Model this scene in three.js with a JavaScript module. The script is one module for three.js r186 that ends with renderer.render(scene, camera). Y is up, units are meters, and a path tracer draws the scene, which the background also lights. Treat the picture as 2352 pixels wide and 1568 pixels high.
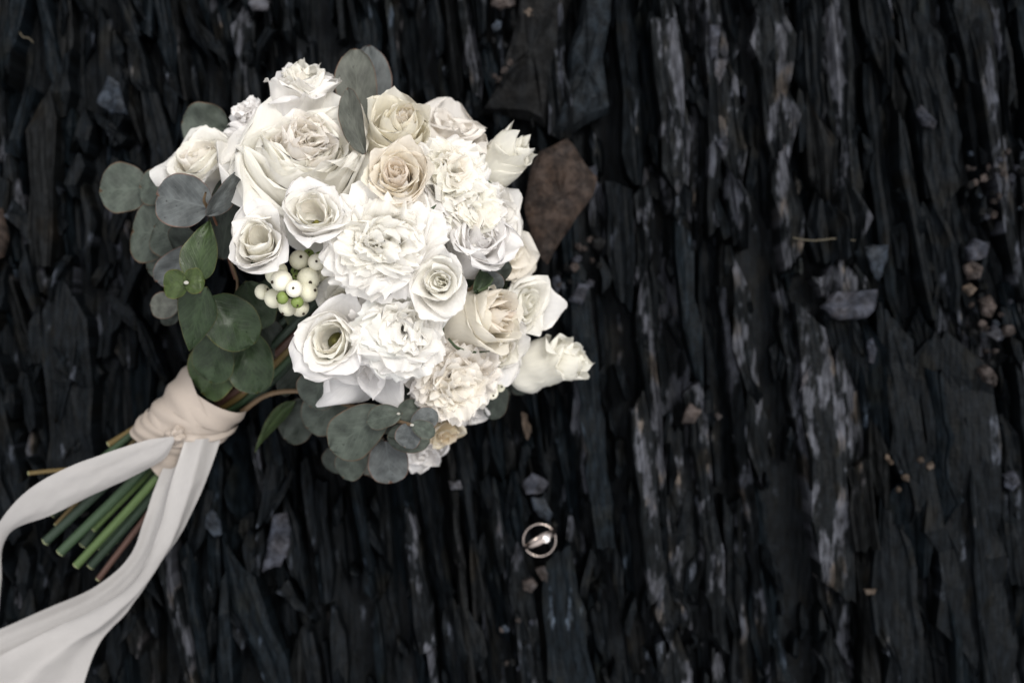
import * as THREE from 'three';
import { ImprovedNoise } from 'three/addons/math/ImprovedNoise.js';
import { mergeGeometries, toCreasedNormals } from 'three/addons/utils/BufferGeometryUtils.js';

// ---------------------------------------------------------------- camera, sky, sun, exposure
const scene = new THREE.Scene();
const CAM_Y = 0.80, VIEW_W = 0.576;                       // metres above the rock, metres of rock across the picture
const camera = new THREE.PerspectiveCamera(2 * Math.atan(VIEW_W / 3 / CAM_Y) * 180 / Math.PI, 1.5, 0.05, 30);
camera.position.set(0, CAM_Y, 0);
camera.up.set(0, 0, -1);
camera.lookAt(0, 0, 0);
camera.focus = 0.662;
camera.userData.fStop = 5.0;
scene.add(camera);

const skyH = 64, skyW = 128, skyData = new Float32Array(skyW * skyH * 4);
for (let j = 0; j < skyH; j++) for (let i = 0; i < skyW; i++) {
  const el = ((j + 0.5) / skyH - 0.5) * Math.PI, k = (j * skyW + i) * 4;   // row 0 is the nadir
  const L = el > 0 ? 0.86 * (1 + 2 * Math.sin(el)) / 3 : 0.08;    // standard overcast sky
  skyData[k] = 1.0 * L; skyData[k + 1] = 1.0 * L; skyData[k + 2] = 1.04 * L; skyData[k + 3] = 1;
}
const sky = new THREE.DataTexture(skyData, skyW, skyH, THREE.RGBAFormat, THREE.FloatType);
sky.mapping = THREE.EquirectangularReflectionMapping; sky.magFilter = THREE.LinearFilter; sky.minFilter = THREE.LinearFilter; sky.needsUpdate = true;
scene.background = sky; scene.environment = sky;

const sun = new THREE.DirectionalLight(new THREE.Color(1, 0.965, 0.92), 1.5);
sun.position.set(0.55, 1.35, -0.55); sun.target.position.set(0, 0, 0);
sun.castShadow = true; sun.shadow.radius = 40; sun.shadow.mapSize.set(2048, 2048);
Object.assign(sun.shadow.camera, { left: -0.6, right: 0.6, top: 0.6, bottom: -0.6, near: 0.1, far: 4 });
scene.add(sun, sun.target);

const renderer = new THREE.WebGLRenderer({ antialias: true });
renderer.setSize(1024, 682);
renderer.toneMapping = THREE.LinearToneMapping;
renderer.toneMappingExposure = 1.74;
renderer.shadowMap.enabled = true;

// ---------------------------------------------------------------- helpers
const V = (x, y, z) => new THREE.Vector3(x, y, z);
const RGB = (r, g, b) => new THREE.Color().setRGB(r, g, b);
const D2R = Math.PI / 180, lerp = (a, b, t) => a + (b - a) * t, clamp = (x, a, b) => Math.min(b, Math.max(a, x));
const sst = (a, b, x) => { const t = clamp((x - a) / (b - a), 0, 1); return t * t * (3 - 2 * t); };
function rngOf(seed) { let a = seed >>> 0; return () => { a = (a + 0x6D2B79F5) | 0; let t = Math.imul(a ^ (a >>> 15), 1 | a); t = (t + Math.imul(t ^ (t >>> 7), 61 | t)) ^ t; return ((t ^ (t >>> 14)) >>> 0) / 4294967296; }; }
const PN = new ImprovedNoise(), noise = (x, y = 0, z = 0) => PN.noise(x + 31.7, y + 17.3, z + 9.1);
const fbm = (x, y, z, o = 4) => { let s = 0, a = 0.5; for (let i = 0; i < o; i++) { s += a * noise(x, y, z); x *= 2.03; y *= 2.03; z *= 2.03; a *= 0.5; } return s; };
const mm = h => (CAM_Y - h) / CAM_Y * VIEW_W / 2352;      // metres for one unit of the plan (2352 x 1568 units) at height h
const P = (x, y, h) => V((x - 1176) * mm(h), h, (y - 784) * mm(h));
const taken = {};
function numbered(n) { const k = taken[n] = (taken[n] ?? -1) + 1; return k ? `${n}_${String(k).padStart(3, '0')}` : n; }
function mesh(name, geo, mat, parent) { const m = new THREE.Mesh(geo, mat); m.name = numbered(name); m.castShadow = m.receiveShadow = true; parent.add(m); return m; }
function group(name, parent, pos) { const g = new THREE.Group(); g.name = numbered(name); if (pos) g.position.copy(pos); parent.add(g); return g; }
function gridGeo(nu, nv, fn) {                             // fn(u, v) -> [x, y, z, U, V], u and v from 0 to 1
  const p = [], t = [], ix = [];
  for (let j = 0; j <= nv; j++) for (let i = 0; i <= nu; i++) { const q = fn(i / nu, j / nv); p.push(q[0], q[1], q[2]); t.push(q[3] ?? i / nu, q[4] ?? j / nv); }
  for (let j = 0; j < nv; j++) for (let i = 0; i < nu; i++) { const a = j * (nu + 1) + i, b = a + 1, c = a + nu + 1, d = c + 1; ix.push(a, b, d, a, d, c); }
  const g = new THREE.BufferGeometry();
  g.setAttribute('position', new THREE.Float32BufferAttribute(p, 3)); g.setAttribute('uv', new THREE.Float32BufferAttribute(t, 2));
  g.setIndex(ix); g.computeVertexNormals(); return g;
}
function tubeGeo(pts, radii, seg = 8, n = 14, caps = true) {
  const c = new THREE.CatmullRomCurve3(pts), fr = c.computeFrenetFrames(n, false);
  const rad = t => { const f = t * (radii.length - 1), i = Math.min(radii.length - 2, Math.floor(f)); return radii.length > 1 ? lerp(radii[i], radii[i + 1], f - i) : radii[0]; };
  const g = gridGeo(seg, n, (u, v) => {
    const k = Math.round(v * n), q = c.getPoint(v), a = u * Math.PI * 2, r = rad(v), N = fr.normals[k], B = fr.binormals[k];
    return [q.x + r * (Math.cos(a) * N.x + Math.sin(a) * B.x), q.y + r * (Math.cos(a) * N.y + Math.sin(a) * B.y), q.z + r * (Math.cos(a) * N.z + Math.sin(a) * B.z)];
  });
  return g;
}
function dataTex(n, fn, srgb, rep = THREE.MirroredRepeatWrapping) {
  const d = new Uint8Array(n * n * 4);
  for (let j = 0; j < n; j++) for (let i = 0; i < n; i++) { const q = fn(i / n, j / n), k = (j * n + i) * 4; for (let c = 0; c < 3; c++) d[k + c] = clamp(Math.round(q[c] * 255), 0, 255); d[k + 3] = 255; }
  const t = new THREE.DataTexture(d, n, n); t.magFilter = THREE.LinearFilter; t.minFilter = THREE.LinearMipmapLinearFilter; t.generateMipmaps = true; t.wrapS = t.wrapT = rep;
  if (srgb) t.colorSpace = THREE.SRGBColorSpace; t.needsUpdate = true; return t;
}

// ---------------------------------------------------------------- slate: materials
const SL = 0.5;                                            // metres of rock on one texture
const slateTex = (wornAt, seed) => dataTex(1024, (u, v) => {
  const x = u * SL * 1000, z = v * SL * 1000;              // millimetres; bedding runs along z
  const wx = x + 2.2 * noise(x * 0.03, z * 0.012, 3 + seed);
  const streak = fbm(wx * 0.22, z * 0.020, 1 + seed, 4), fine = fbm(wx * 1.0, z * 0.11, 7 + seed, 3), patch = fbm(wx * 0.10, z * 0.016, 12 + seed, 3), mott = fbm(wx * 0.30, z * 0.11, 25 + seed, 4);
  const worn = sst(wornAt, wornAt + 0.22, 1.25 * fbm(wx * 0.12, z * 0.026, 1 + seed, 5) + 0.45 * mott + 0.10 * fine);   // pale weathered crust in ragged flakes
  const rust = sst(0.14, 0.34, fbm(wx * 0.07, z * 0.03, 40 + seed, 3) + 0.2 * fine);
  const b = 0.5 + 1.0 * fine + 0.4 * streak + 1.5 * mott;
  let r = lerp(0.034, 0.076, b), g = lerp(0.041, 0.088, b), bl = lerp(0.045, 0.098, b);
  const wv = 0.82 + 0.75 * fine + 0.5 * patch + 0.25 * mott;
  r = lerp(r, 0.280 * wv, worn); g = lerp(g, 0.286 * wv, worn); bl = lerp(bl, 0.308 * wv, worn);
  r = lerp(r, r * 1.12 + 0.010, rust); g = lerp(g, g * 1.02 + 0.004, rust); bl = lerp(bl, bl * 0.88, rust);
  return [r, g, bl];
}, true);
const slateWorn = slateTex(0.0, 0), slateDark = slateTex(0.33, 60);
const slateBump = dataTex(1024, (u, v) => {
  const x = u * SL * 1000, z = v * SL * 1000, wx = x + 2.2 * noise(x * 0.03, z * 0.012, 3);
  const q = 0.5 + 0.55 * fbm(wx * 0.55, z * 0.05, 5, 4) + 0.25 * fbm(x * 0.5, z * 0.4, 50, 3); return [q, q, q];
}, false);
const slateMats = [[slateWorn, 1, 1, 1], [slateDark, 0.82, 1.02, 1.16], [slateDark, 1.08, 0.98, 0.90], [slateDark, 0.80, 0.86, 0.92], [slateWorn, 0.75, 0.77, 0.80]].map(c => new THREE.MeshPhysicalMaterial({ color: RGB(c[1], c[2], c[3]), map: c[0], bumpMap: slateBump, bumpScale: 0.0012, roughness: 0.55, specularIntensity: 0.13 }));
const chipTex = dataTex(256, (u, v) => { const n1 = fbm(u * 7, v * 7, 2, 4), n2 = fbm(u * 24, v * 24, 8, 3), q = 0.80 + 0.75 * n1 + 0.35 * n2, t = 0.10 * fbm(u * 5, v * 5, 30, 3); return [q * (1 + t), q, q * (1 - t)]; }, true);
const chipMat = (r, g, b, rough = 0.7) => new THREE.MeshPhysicalMaterial({ color: RGB(r, g, b), map: chipTex, bumpMap: chipTex, bumpScale: 0.0006, roughness: rough, specularIntensity: 0.2 });

// ---------------------------------------------------------------- slate: the rock
const HC = 0.002, HX = 620, HZ = 460, heights = new Float32Array(HX * HZ).fill(-0.02);
const hIdx = (x, z) => { const i = Math.floor(x / HC + HX / 2), j = Math.floor(z / HC + HZ / 2); return i >= 0 && j >= 0 && i < HX && j < HZ ? j * HX + i : -1; };
function topHeight(x, z, r) { let h = -0.02; for (let a = -r; a <= r; a += HC) for (let b = -r; b <= r; b += HC) { const k = hIdx(x + a, z + b); if (k >= 0) h = Math.max(h, heights[k]); } return h; }
const lean = x => 0.05 + 0.10 * noise(x * 5.2, 4.4) + 0.05 * sst(0.05, 0.25, x);
const bedX = (x, z) => x + lean(x) * z + 0.0050 * noise(x * 6, z * 6, 2);

const rock = new THREE.Mesh(gridGeo(150, 120, (u, v) => {
  const x = (u - 0.5) * 3.2, z = (v - 0.5) * 2.6;
  return [x, -0.027 + 0.008 * fbm(x * 40, z * 6, 1, 3), z, x / SL, z / SL];
}), slateMats[3]);
rock.name = 'rock_ground'; rock.receiveShadow = true; rock.castShadow = true; rock.userData = { kind: 'structure', label: 'dark slate bedrock of thin upright layers', category: 'rock' };
scene.add(rock);

const flat = g => { const q = g.index ? g.toNonIndexed() : g; q.computeVertexNormals(); return q; };
function slabGeo(x0, z0, w, len, h0, tilt, steps, stepH, seed, pw, calm = 1, rot = 0) {   // a split layer: straight runs, ledges and broken ends
  const R = rngOf(seed * 7919 + 13), nW = clamp(Math.round(w / 0.0016), 2, 9), nL = clamp(Math.round(len / (0.012 + 0.010 * R())), 3, 14), ou = noise(seed * 1.3) * 0.3, ov = noise(seed * 2.1) * 0.3;
  const rows = [], cols = [], total = nW + 2, rn = () => R() * 2 - 1;
  const blunt = [0.25 + 0.7 * R(), 0.25 + 0.7 * R()], cut = [rn() * 1.3, rn() * 1.3];
  for (let j = 0; j <= nL; j++) rows.push({ s: clamp((j + (j > 0 && j < nL ? 0.7 * (R() - 0.5) : 0)) / nL * 2 - 1, -1, 1), l: 1 + calm * 0.42 * rn(), r: 1 + calm * 0.42 * rn(), y: calm * 0.0020 * rn(), t: 0.25 * rn() });
  for (let i = 0; i <= nW; i++) cols.push({ u: clamp((i + (i > 0 && i < nW ? 0.7 * (R() - 0.5) : 0)) / nW * 2 - 1, -1, 1), y: i ? 0 : 0 });
  for (let i = 1, y = 0; i <= nW; i++) { y += (R() < 0.55 ? 1 : -0.4) * stepH * R() * 1.8; cols[i].y = y; }
  const taper = s => { const b = s < 0 ? blunt[0] : blunt[1], e = (1 - Math.abs(s)) * pw; return e >= 1 ? 1 : lerp(b, 1, e); }, vj = [];
  for (let k = 0; k < (nW + 1) * (nL + 1); k++) vj.push(rn());
  return flat(gridGeo(total, nL + 2, (uu, vv) => {
    const i = Math.round(uu * total), j = Math.round(vv * (nL + 2)), wall = i === 0 || i === total || j === 0 || j === nL + 2;
    const ci = clamp(i - 1, 0, nW), rj = clamp(j - 1, 0, nL), c = cols[ci], r = rows[rj], q = vj[rj * (nW + 1) + ci];
    const zc = z0 + r.s * len / 2, hw = w / 2 * taper(r.s) * (c.u < 0 ? r.l : r.r);
    const x = bedX(x0, zc) + rot * (zc - z0) + c.u * hw, z = zc + cut[r.s < 0 ? 0 : 1] * c.u * w / 2 * Math.pow(Math.abs(r.s), 3) + 0.15 * w * q * calm;
    let y = h0 + (tilt + r.t) * c.u * hw + c.y + r.y + 0.0007 * q - 0.003 * Math.pow(Math.abs(r.s), 4);
    if (!wall) { for (let a = -1; a <= 1; a++) { const k = hIdx(x, z + a * 0.003); if (k >= 0 && y > heights[k]) heights[k] = y; } }
    if (wall) y -= 0.028 + 0.003 * q;
    return [x, y, z, x / SL + ou, z / SL + ov];
  }));
}
{
  const R = rngOf(77), slabs = [];
  const cracks = [[[1080, 262], [1290, 322], [1380, 392], [1480, 428], [1560, 492], [1700, 562], [1830, 612], [1960, 600]], [[1120, 1095], [1210, 1090], [1300, 1010]], [[1260, 1295], [1400, 1330], [1520, 1440], [1660, 1500]], [[-40, 150], [150, 235], [300, 330]], [[560, 10], [680, 70], [840, 95]], [[1840, 640], [2060, 740], [2200, 730]], [[600, 1340], [760, 1400], [900, 1380]]].map(l => l.map(p => P(p[0], p[1], 0)));
  const crackZ = (x, z0, z1) => { for (const l of cracks) for (let i = 0; i + 1 < l.length; i++) { const a = l[i], b = l[i + 1]; if (x >= a.x && x < b.x) { const z = lerp(a.z, b.z, (x - a.x) / (b.x - a.x)); if (z > z0 && z < z1) return z; } } return null; };
  const wornP = (px, py) => 0.13 + 0.75 * Math.exp(-Math.pow((px - 1570) / 170, 2)) + 0.45 * Math.exp(-Math.pow((px - 1850) / 120, 2)) + (px > 850 && px < 1250 && py > 1050 ? 0.30 : 0) + (px < 330 && py < 300 ? 0.2 : 0);
  const add = (x, z0, z1, w, h, rot) => {
    const zc = crackZ(bedX(x, (z0 + z1) / 2), z0 + 0.004, z1 - 0.004);
    if (zc !== null) { add(x, z0, zc - 0.0012, w, h, rot); add(x, zc + 0.0032, z1, w, h - 0.004, rot); return; }
    const px = bedX(x, (z0 + z1) / 2) / mm(0) + 1176, py = (z0 + z1) / 2 / mm(0) + 784, worn = R() < wornP(px, py);
    slabs.push({ rot, x, z: (z0 + z1) / 2, w, len: z1 - z0, h, tilt: (R() < 0.6 ? 1 : -1) * (worn ? 0.1 + 0.45 * R() : 0.2 + 1.5 * R() * R()), steps: 1 + Math.floor(R() * 3), stepH: (R() < 0.6 ? 1 : -1) * (0.0008 + 0.0020 * R()), seed: slabs.length + 1, pw: 1.8 + 5 * R(), m: worn ? (R() < 0.6 ? 0 : 4) : [1, 1, 2, 3, 3][Math.floor(R() * 5)] });
  };
  const bell = (v, c, w) => Math.exp(-Math.pow((v - c) / w, 2));
  const relief = px => 0.006 * bell(px, 1550, 95) + 0.004 * bell(px, 1885, 70) + 0.003 * bell(px, 960, 60) - 0.008 * bell(px, 1392, 32) - 0.007 * bell(px, 1755, 36) - 0.006 * bell(px, 2010, 30) - 0.006 * bell(px, 1180, 26);
  for (let x = -0.46; x < 0.46;) {
    const pxc = x / mm(0) + 1176, loose = 1 - sst(480, 640, pxc);
    const broad = 1 + 0.9 * sst(1330, 1420, pxc), w = (1 + 0.8 * loose) * 0.0030 * broad + broad * 0.0058 * Math.pow(R(), 1.4) + (R() < 0.14 ? 0.006 * R() : 0), deep = R() < 0.38 ? -0.017 : 0, rise = relief(pxc);
    let z = -0.36 - R() * 0.1;
    while (z < 0.36) {
      const len = (1 - 0.5 * loose) * (0.035 + 0.190 * Math.pow(R(), 1.5)) * (0.8 + w * 30);
      add(x + w / 2, z, z + len * 1.06, w * (0.8 + 0.6 * R()), rise + deep - (0.012 + 0.006 * loose) * R() - (R() < 0.15 ? 0.010 : 0), (R() - 0.5) * lerp(0.12, 0.6, loose));
      z += len * (0.95 + 0.15 * R());
    }
    x += w * 0.95;
  }
  // broad plates among the thin layers
  const plate = (px, py, wpx, lpx, h, tilt, m, pw = 5) => { const p = P(px, py, 0); let x0 = p.x; for (let k = 0; k < 6; k++) x0 -= bedX(x0, p.z) - p.x; slabs.push({ x: x0, z: p.z, w: wpx * mm(0), len: lpx * mm(0), h, tilt, steps: 2, stepH: 0.0004, seed: 900 + slabs.length, pw: pw * 0.9, m, big: 1 }); };
  plate(2215, 1180, 165, 820, 0.001, 0.06, 3, 6); plate(2080, 930, 80, 420, -0.001, 0.1, 3); plate(1900, 1040, 85, 640, 0.002, -0.12, 0, 4);
  plate(1300, 1450, 100, 360, 0.0005, 0.10, 1, 5); plate(1430, 560, 60, 280, -0.003, 0.15, 3); plate(1545, 250, 60, 420, 0.001, 0.12, 0, 4);
  plate(1940, 300, 60, 330, -0.003, -0.2, 3); plate(2160, 250, 70, 430, -0.004, 0.2, 3); plate(1490, 1150, 45, 460, 0.001, -0.3, 0, 4);
  plate(1060, 1480, 100, 190, -0.003, 0.2, 3); plate(2270, 90, 110, 300, -0.006, 0.0, 3); plate(90, 420, 60, 380, -0.002, 0.2, 2); plate(150, 900, 110, 500, -0.004, 0.1, 3); plate(960, 1330, 40, 330, 0.0, 0.3, 0, 3);
  plate(2330, 1150, 60, 400, -0.006, 0.1, 3); plate(1360, 950, 50, 620, -0.002, -0.3, 1, 4);
  const inView = s => { const x = bedX(s.x, s.z); return Math.abs(x) < 0.295 && Math.abs(s.z) < 0.2 + s.len * 0.3; };
  const hidden = s => { const x = bedX(s.x, s.z) / mm(0) + 1176, z = s.z / mm(0) + 784; return Math.hypot((x - 790) / 400, (z - 610) / 420) < 0.85; };
  const show = slabs.filter(s => inView(s) && !hidden(s)).sort((a, b) => (b.big || 0) - (a.big || 0) || b.w * b.len * (1 + b.h * 40) - a.w * a.len * (1 + a.h * 40));
  const parts = new Set(show.slice(0, 298)), rest = [];
  for (const s of slabs) {
    const g = slabGeo(s.x, s.z, s.w, s.len, s.h, s.tilt, s.steps, s.stepH, s.seed, s.pw, s.big ? 0.5 : 1, s.rot || 0);
    if (parts.has(s)) mesh('slate_layer', g, slateMats[s.m], rock); else rest.push(g);
  }
  for (let k = 0; k < 1100; k++) {                          // splinters jammed in the gaps
    const x = (R() - 0.5) * 0.9, z = (R() - 0.5) * 0.68, left = x < -0.12, w = 0.002 + 0.004 * R() + (left ? 0.004 * R() : 0), len = w * (2 + 4 * R());
    rest.push(slabGeo(x, z, w, len, -0.002 - 0.012 * R() + (left ? 0.002 : 0), (R() - 0.5) * 2, 1, 0.0008 * R(), 5000 + k, 1.5 + 2 * R(), 1, (R() - 0.5) * (left ? 1.6 : 0.7)));
  }
  const st = mesh('slate_splinters', mergeGeometries(rest.map(g => g.index ? g.toNonIndexed() : g)), slateMats[3], rock); st.userData.kind = 'stuff';
  console.log('slabs', slabs.length, 'shown', show.length);
}

// loose pieces lying on the rock
function chipGeo(pts, thick, seed) {                        // broken flake: uneven outline, chipped rim, facetted top
  const R = rngOf(Math.round(seed * 977) + 3), rn = () => R() * 2 - 1, out = [];
  const size = Math.max(...pts.map(p => Math.hypot(p[0], p[1])));
  for (let i = 0; i < pts.length; i++) { const a = pts[i], b = pts[(i + 1) % pts.length], d = Math.hypot(b[0] - a[0], b[1] - a[1]), n = d > size * 0.5 ? 3 : 2; for (let k = 0; k < n; k++) { const t = k / n, j = k ? 0.07 * d : 0.02 * d; out.push([lerp(a[0], b[0], t) + j * rn(), lerp(a[1], b[1], t) + j * rn()]); } }
  const N = out.length, rings = [[1.0, 0.0, 0], [1.02, 0.5, 0.15], [0.93, 0.86, 0.12], [0.62, 0.98, 0.10], [0.25, 1.0, 0.10]], p = [], uv = [], ix = [];
  rings.forEach(([sc, y, jy], ri) => out.forEach(o => { const q = sc * (ri > 1 ? 1 - 0.10 * R() : 1); const X = o[0] * q, Z = o[1] * q, Y = thick * (y + jy * rn()); p.push(X, Y, Z); uv.push(X / 0.05 + seed * 0.17, Z / 0.05 + seed * 0.31 + Y * 10); }));
  p.push(0, thick, 0, 0, 0, 0); uv.push(seed * 0.17, seed * 0.31, seed * 0.17, seed * 0.31);
  for (let r = 0; r + 1 < rings.length; r++) for (let i = 0; i < N; i++) { const a = r * N + i, b = r * N + (i + 1) % N, c = a + N, d = b + N; ix.push(a, c, b, b, c, d); }
  const top = (rings.length - 1) * N, C = rings.length * N; for (let i = 0; i < N; i++) { ix.push(top + i, C, top + (i + 1) % N); ix.push(i, (i + 1) % N, C + 1); }
  const g = new THREE.BufferGeometry(); g.setAttribute('position', new THREE.Float32BufferAttribute(p, 3)); g.setAttribute('uv', new THREE.Float32BufferAttribute(uv, 2)); g.setIndex(ix); return flat(g);
}
function chip(name, ptsPx, thick, mat, label, tiltX = 0, tiltZ = 0, grp, sink = 0.0015, cat = 'stone') {
  const cx = ptsPx.reduce((s, p) => s + p[0], 0) / ptsPx.length, cy = ptsPx.reduce((s, p) => s + p[1], 0) / ptsPx.length;
  const c = P(cx, cy, 0), rad = Math.min(...ptsPx.map(p => Math.hypot(p[0] - cx, p[1] - cy))) * mm(0) * 0.8;
  const y = Math.max(-0.008, topHeight(c.x, c.z, Math.min(0.012, rad)) - sink);
  const q = P(cx, cy, y), k = mm(y), m = mesh(name, chipGeo(ptsPx.map(p => [(p[0] - cx) * k, (p[1] - cy) * k]), thick, cx * 0.013 + cy * 0.007), mat, scene);
  m.position.copy(q); m.rotation.set(tiltX, 0, tiltZ);
  m.userData = { label, category: cat }; if (grp) m.userData.group = grp; return m;
}
const cGrey = chipMat(0.045, 0.048, 0.060), cBlue = chipMat(0.034, 0.042, 0.054), cPale = chipMat(0.080, 0.081, 0.092), cBrown = chipMat(0.062, 0.051, 0.047), cRust = chipMat(0.043, 0.031, 0.025), cTan = chipMat(0.11, 0.086, 0.068), cDark = chipMat(0.009, 0.0095, 0.010), cBlueDark = chipMat(0.013, 0.017, 0.021);
for (const [pts, y, tx, tz, m] of [[[[1205, -60], [1330, -60], [1300, 120], [1262, 300], [1110, 268], [1150, 180]], -0.004, 0.05, 0.14, cDark], [[[1332, -60], [1398, -60], [1392, 262], [1345, 285], [1290, 322], [1262, 305], [1300, 120]], 0.0, 0.06, -0.16, cBlueDark]]) {
  const cx = pts.reduce((s, p) => s + p[0], 0) / pts.length, cy = pts.reduce((s, p) => s + p[1], 0) / pts.length, k = mm(y), pl = mesh('slate_layer', chipGeo(pts.map(p => [(p[0] - cx) * k, (p[1] - cy) * k]), 0.02, cx * 0.01), m, rock);
  pl.position.copy(P(cx, cy, y - 0.018)); pl.rotation.set(tx, 0, tz);
}
chip('rusty_slab', [[1236, 352], [1300, 322], [1322, 350], [1368, 408], [1362, 442], [1310, 520], [1256, 604], [1218, 565], [1206, 470]], 0.006, cRust, 'rust brown diamond shaped slate slab beside the bouquet', 0.06, -0.10);
chip('slate_flake', [[1330, 395], [1366, 380], [1372, 425], [1345, 470], [1322, 440]], 0.003, cGrey, 'grey flake overlapping the corner of the rusty brown slab', 0.05, -0.1, null, 0.0005);
chip('slate_flake', [[1206, 470], [1240, 440], [1248, 500], [1225, 560], [1200, 520]], 0.004, cDark, 'dark flake under the long edge of the rusty brown slab', 0, 0.1);
chip('slate_flake', [[1628, 60], [1652, 58], [1645, 130], [1630, 138]], 0.004, cGrey, 'upright grey sliver above a matching pointed flake', 0.1, -0.1);
chip('slate_flake', [[1638, 140], [1668, 135], [1664, 165], [1650, 200], [1636, 168]], 0.005, cPale, 'pointed pale grey flake under an upright grey sliver', 0.0, -0.1);
chip('slate_flake', [[1642, 325], [1668, 312], [1672, 330], [1660, 352]], 0.004, cGrey, 'small triangular grey flake alone on the streaked rock', 0.1, 0);
chip('slate_flake', [[1986, 568], [2040, 562], [2036, 600], [2018, 646], [2000, 620]], 0.004, cBlue, 'blue grey triangular flake beside the dry straw', 0.1, 0.05);
chip('slate_lump', [[1884, 705], [1915, 672], [2012, 668], [2008, 705], [1990, 732], [1925, 735]], 0.009, cGrey, 'angular grey slate lump with a ridge, below the triangular flake', -0.15, 0.08);
chip('slate_flake', [[628, 1182], [660, 1176], [668, 1215], [662, 1260], [645, 1298], [604, 1310], [614, 1240]], 0.004, cGrey, 'large smooth grey flake lying below the bouquet leaves', 0.05, -0.06);
chip('slate_flake', [[474, 1185], [488, 1168], [508, 1195], [510, 1225], [492, 1232], [472, 1210]], 0.003, cBlue, 'small blue grey flake beside the ribbon tail', 0.1, 0.1);
chip('slate_flake', [[1200, 1108], [1222, 1085], [1262, 1106], [1245, 1130], [1208, 1134]], 0.004, cGrey, 'four sided grey flake above the rings', 0.1, 0);
chip('slate_flake', [[1218, 1142], [1248, 1140], [1268, 1178], [1262, 1196], [1235, 1186]], 0.004, cBlue, 'bluish flake touching the top of the rings', -0.1, -0.1);
chip('slate_flake', [[1566, 972], [1582, 924], [1612, 940], [1596, 972]], 0.004, cBrown, 'brownish grey flake standing proud of the ridge', 0.1, 0.1);
chip('slate_pebble', [[1230, 1304], [1252, 1298], [1270, 1322], [1262, 1342], [1244, 1330]], 0.005, cBrown, 'brownish oblong pebble just below the rings', 0, 0.1);
chip('slate_pebble', [[1200, 1332], [1220, 1324], [1234, 1340], [1222, 1358], [1202, 1352]], 0.005, cBrown, 'small round pebble beside the brownish oblong pebble', 0.1, 0);
chip('slate_pebble', [[2214, 570], [2236, 548], [2268, 556], [2262, 590], [2222, 600]], 0.007, cGrey, 'grey pebble at the top of the pebble row on the dark plate', 0.1, 0);
chip('slate_pebble', [[2212, 612], [2230, 598], [2254, 612], [2248, 640], [2222, 642]], 0.007, cBrown, 'rounded pinkish pebble under the grey one in the pebble row', 0, 0.1);
chip('slate_pebble', [[2208, 660], [2224, 650], [2240, 664], [2226, 680]], 0.006, cTan, 'small tan pebble in the pebble row on the dark plate', 0, 0);
chip('slate_pebble', [[2246, 690], [2270, 676], [2286, 702], [2276, 730], [2256, 722]], 0.007, cBrown, 'long brownish pebble at the foot of the pebble row', 0.1, 0.1);
chip('slate_pebble', [[2242, 845], [2262, 836], [2284, 862], [2280, 886], [2256, 874]], 0.007, cBrown, 'oval pinkish grey pebble at the edge of the broad plate', 0.1, -0.1);
chip('slate_pebble', [[2258, 766], [2288, 750], [2312, 768], [2290, 782]], 0.005, cPale, 'pale flat flake above the oval pinkish pebble', 0.1, 0);
chip('slate_pebble', [[2300, 1090], [2328, 1080], [2340, 1108], [2322, 1126], [2302, 1115]], 0.007, cGrey, 'grey pebble in the crack beside the broad plate', 0, 0.1);
chip('slate_pebble', [[1200, 30], [1216, 18], [1240, 26], [1238, 46], [1212, 50]], 0.007, cTan, 'tan rounded pebble by the large dark plate', 0, 0.1);
chip('slate_pebble', [[1130, -4], [1178, -6], [1184, 14], [1150, 24], [1128, 14]], 0.006, cBrown, 'brownish stone beside the tan rounded pebble', 0.1, 0);
chip('slate_flake', [[572, 4], [596, -8], [622, 4], [612, 26], [580, 26]], 0.004, cPale, 'pale bluish flake in the broken rock behind the bouquet', 0.1, 0);
chip('slate_flake', [[222, 236], [250, 176], [276, 190], [290, 262], [250, 260]], 0.006, cBlue, 'blue grey wedge of slate behind the eucalyptus leaves', 0.2, -0.2);
chip('slate_flake', [[1306, 690], [1330, 650], [1358, 656], [1336, 700]], 0.004, cGrey, 'tilted rectangular grey chip below the rusty slab', 0.15, 0.1);
chip('slate_flake', [[1030, 1104], [1068, 1100], [1070, 1122], [1036, 1124]], 0.003, cPale, 'small pale rectangular chip below the drooping white petals', 0.1, 0);
chip('slate_flake', [[1838, 900], [1852, 850], [1864, 838], [1850, 890]], 0.003, cPale, 'thin bluish white sliver leaning on the ridge', 0.1, 0.3);
chip('slate_flake', [[1990, 790], [2002, 770], [2014, 800], [2008, 836], [1996, 830]], 0.004, cGrey, 'narrow grey flake below the angular lump', 0.1, 0.1);
chip('slate_flake', [[1198, 945], [1212, 950], [1222, 992], [1212, 1010], [1202, 980]], 0.003, cTan, 'orange brown sliver stuck between the thin layers', 0.1, 0.2);
chip('slate_flake', [[1984, 1352], [2012, 1350], [2008, 1364], [1990, 1366]], 0.003, cTan, 'small tan chip beside the long pale ridge', 0, 0.1);
chip('slate_pebble', [[1640, 352 + 600], [1648, 944], [1660, 956], [1650, 966]], 0.003, cBrown, 'tiny brown pebble near the brownish grey flake', 0, 0.1);
chip('slate_flake', [[1270, 640], [1284, 630], [1292, 660], [1276, 676]], 0.004, cGrey, 'small oval grey chip next to the tilted rectangular chip', 0, 0.1);
chip('slate_flake', [[2102, 255], [2112, 240], [2152, 280], [2144, 298], [2120, 290]], 0.005, cGrey, 'curved grey flake jammed across the layers', 0.1, 0.1);
chip('rusty_slab', [[-20, 490], [8, 480], [20, 530], [10, 590], [-20, 600]], 0.006, cRust, 'rust red stone at the end of the leaning grey plate', 0, 0.1);
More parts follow.
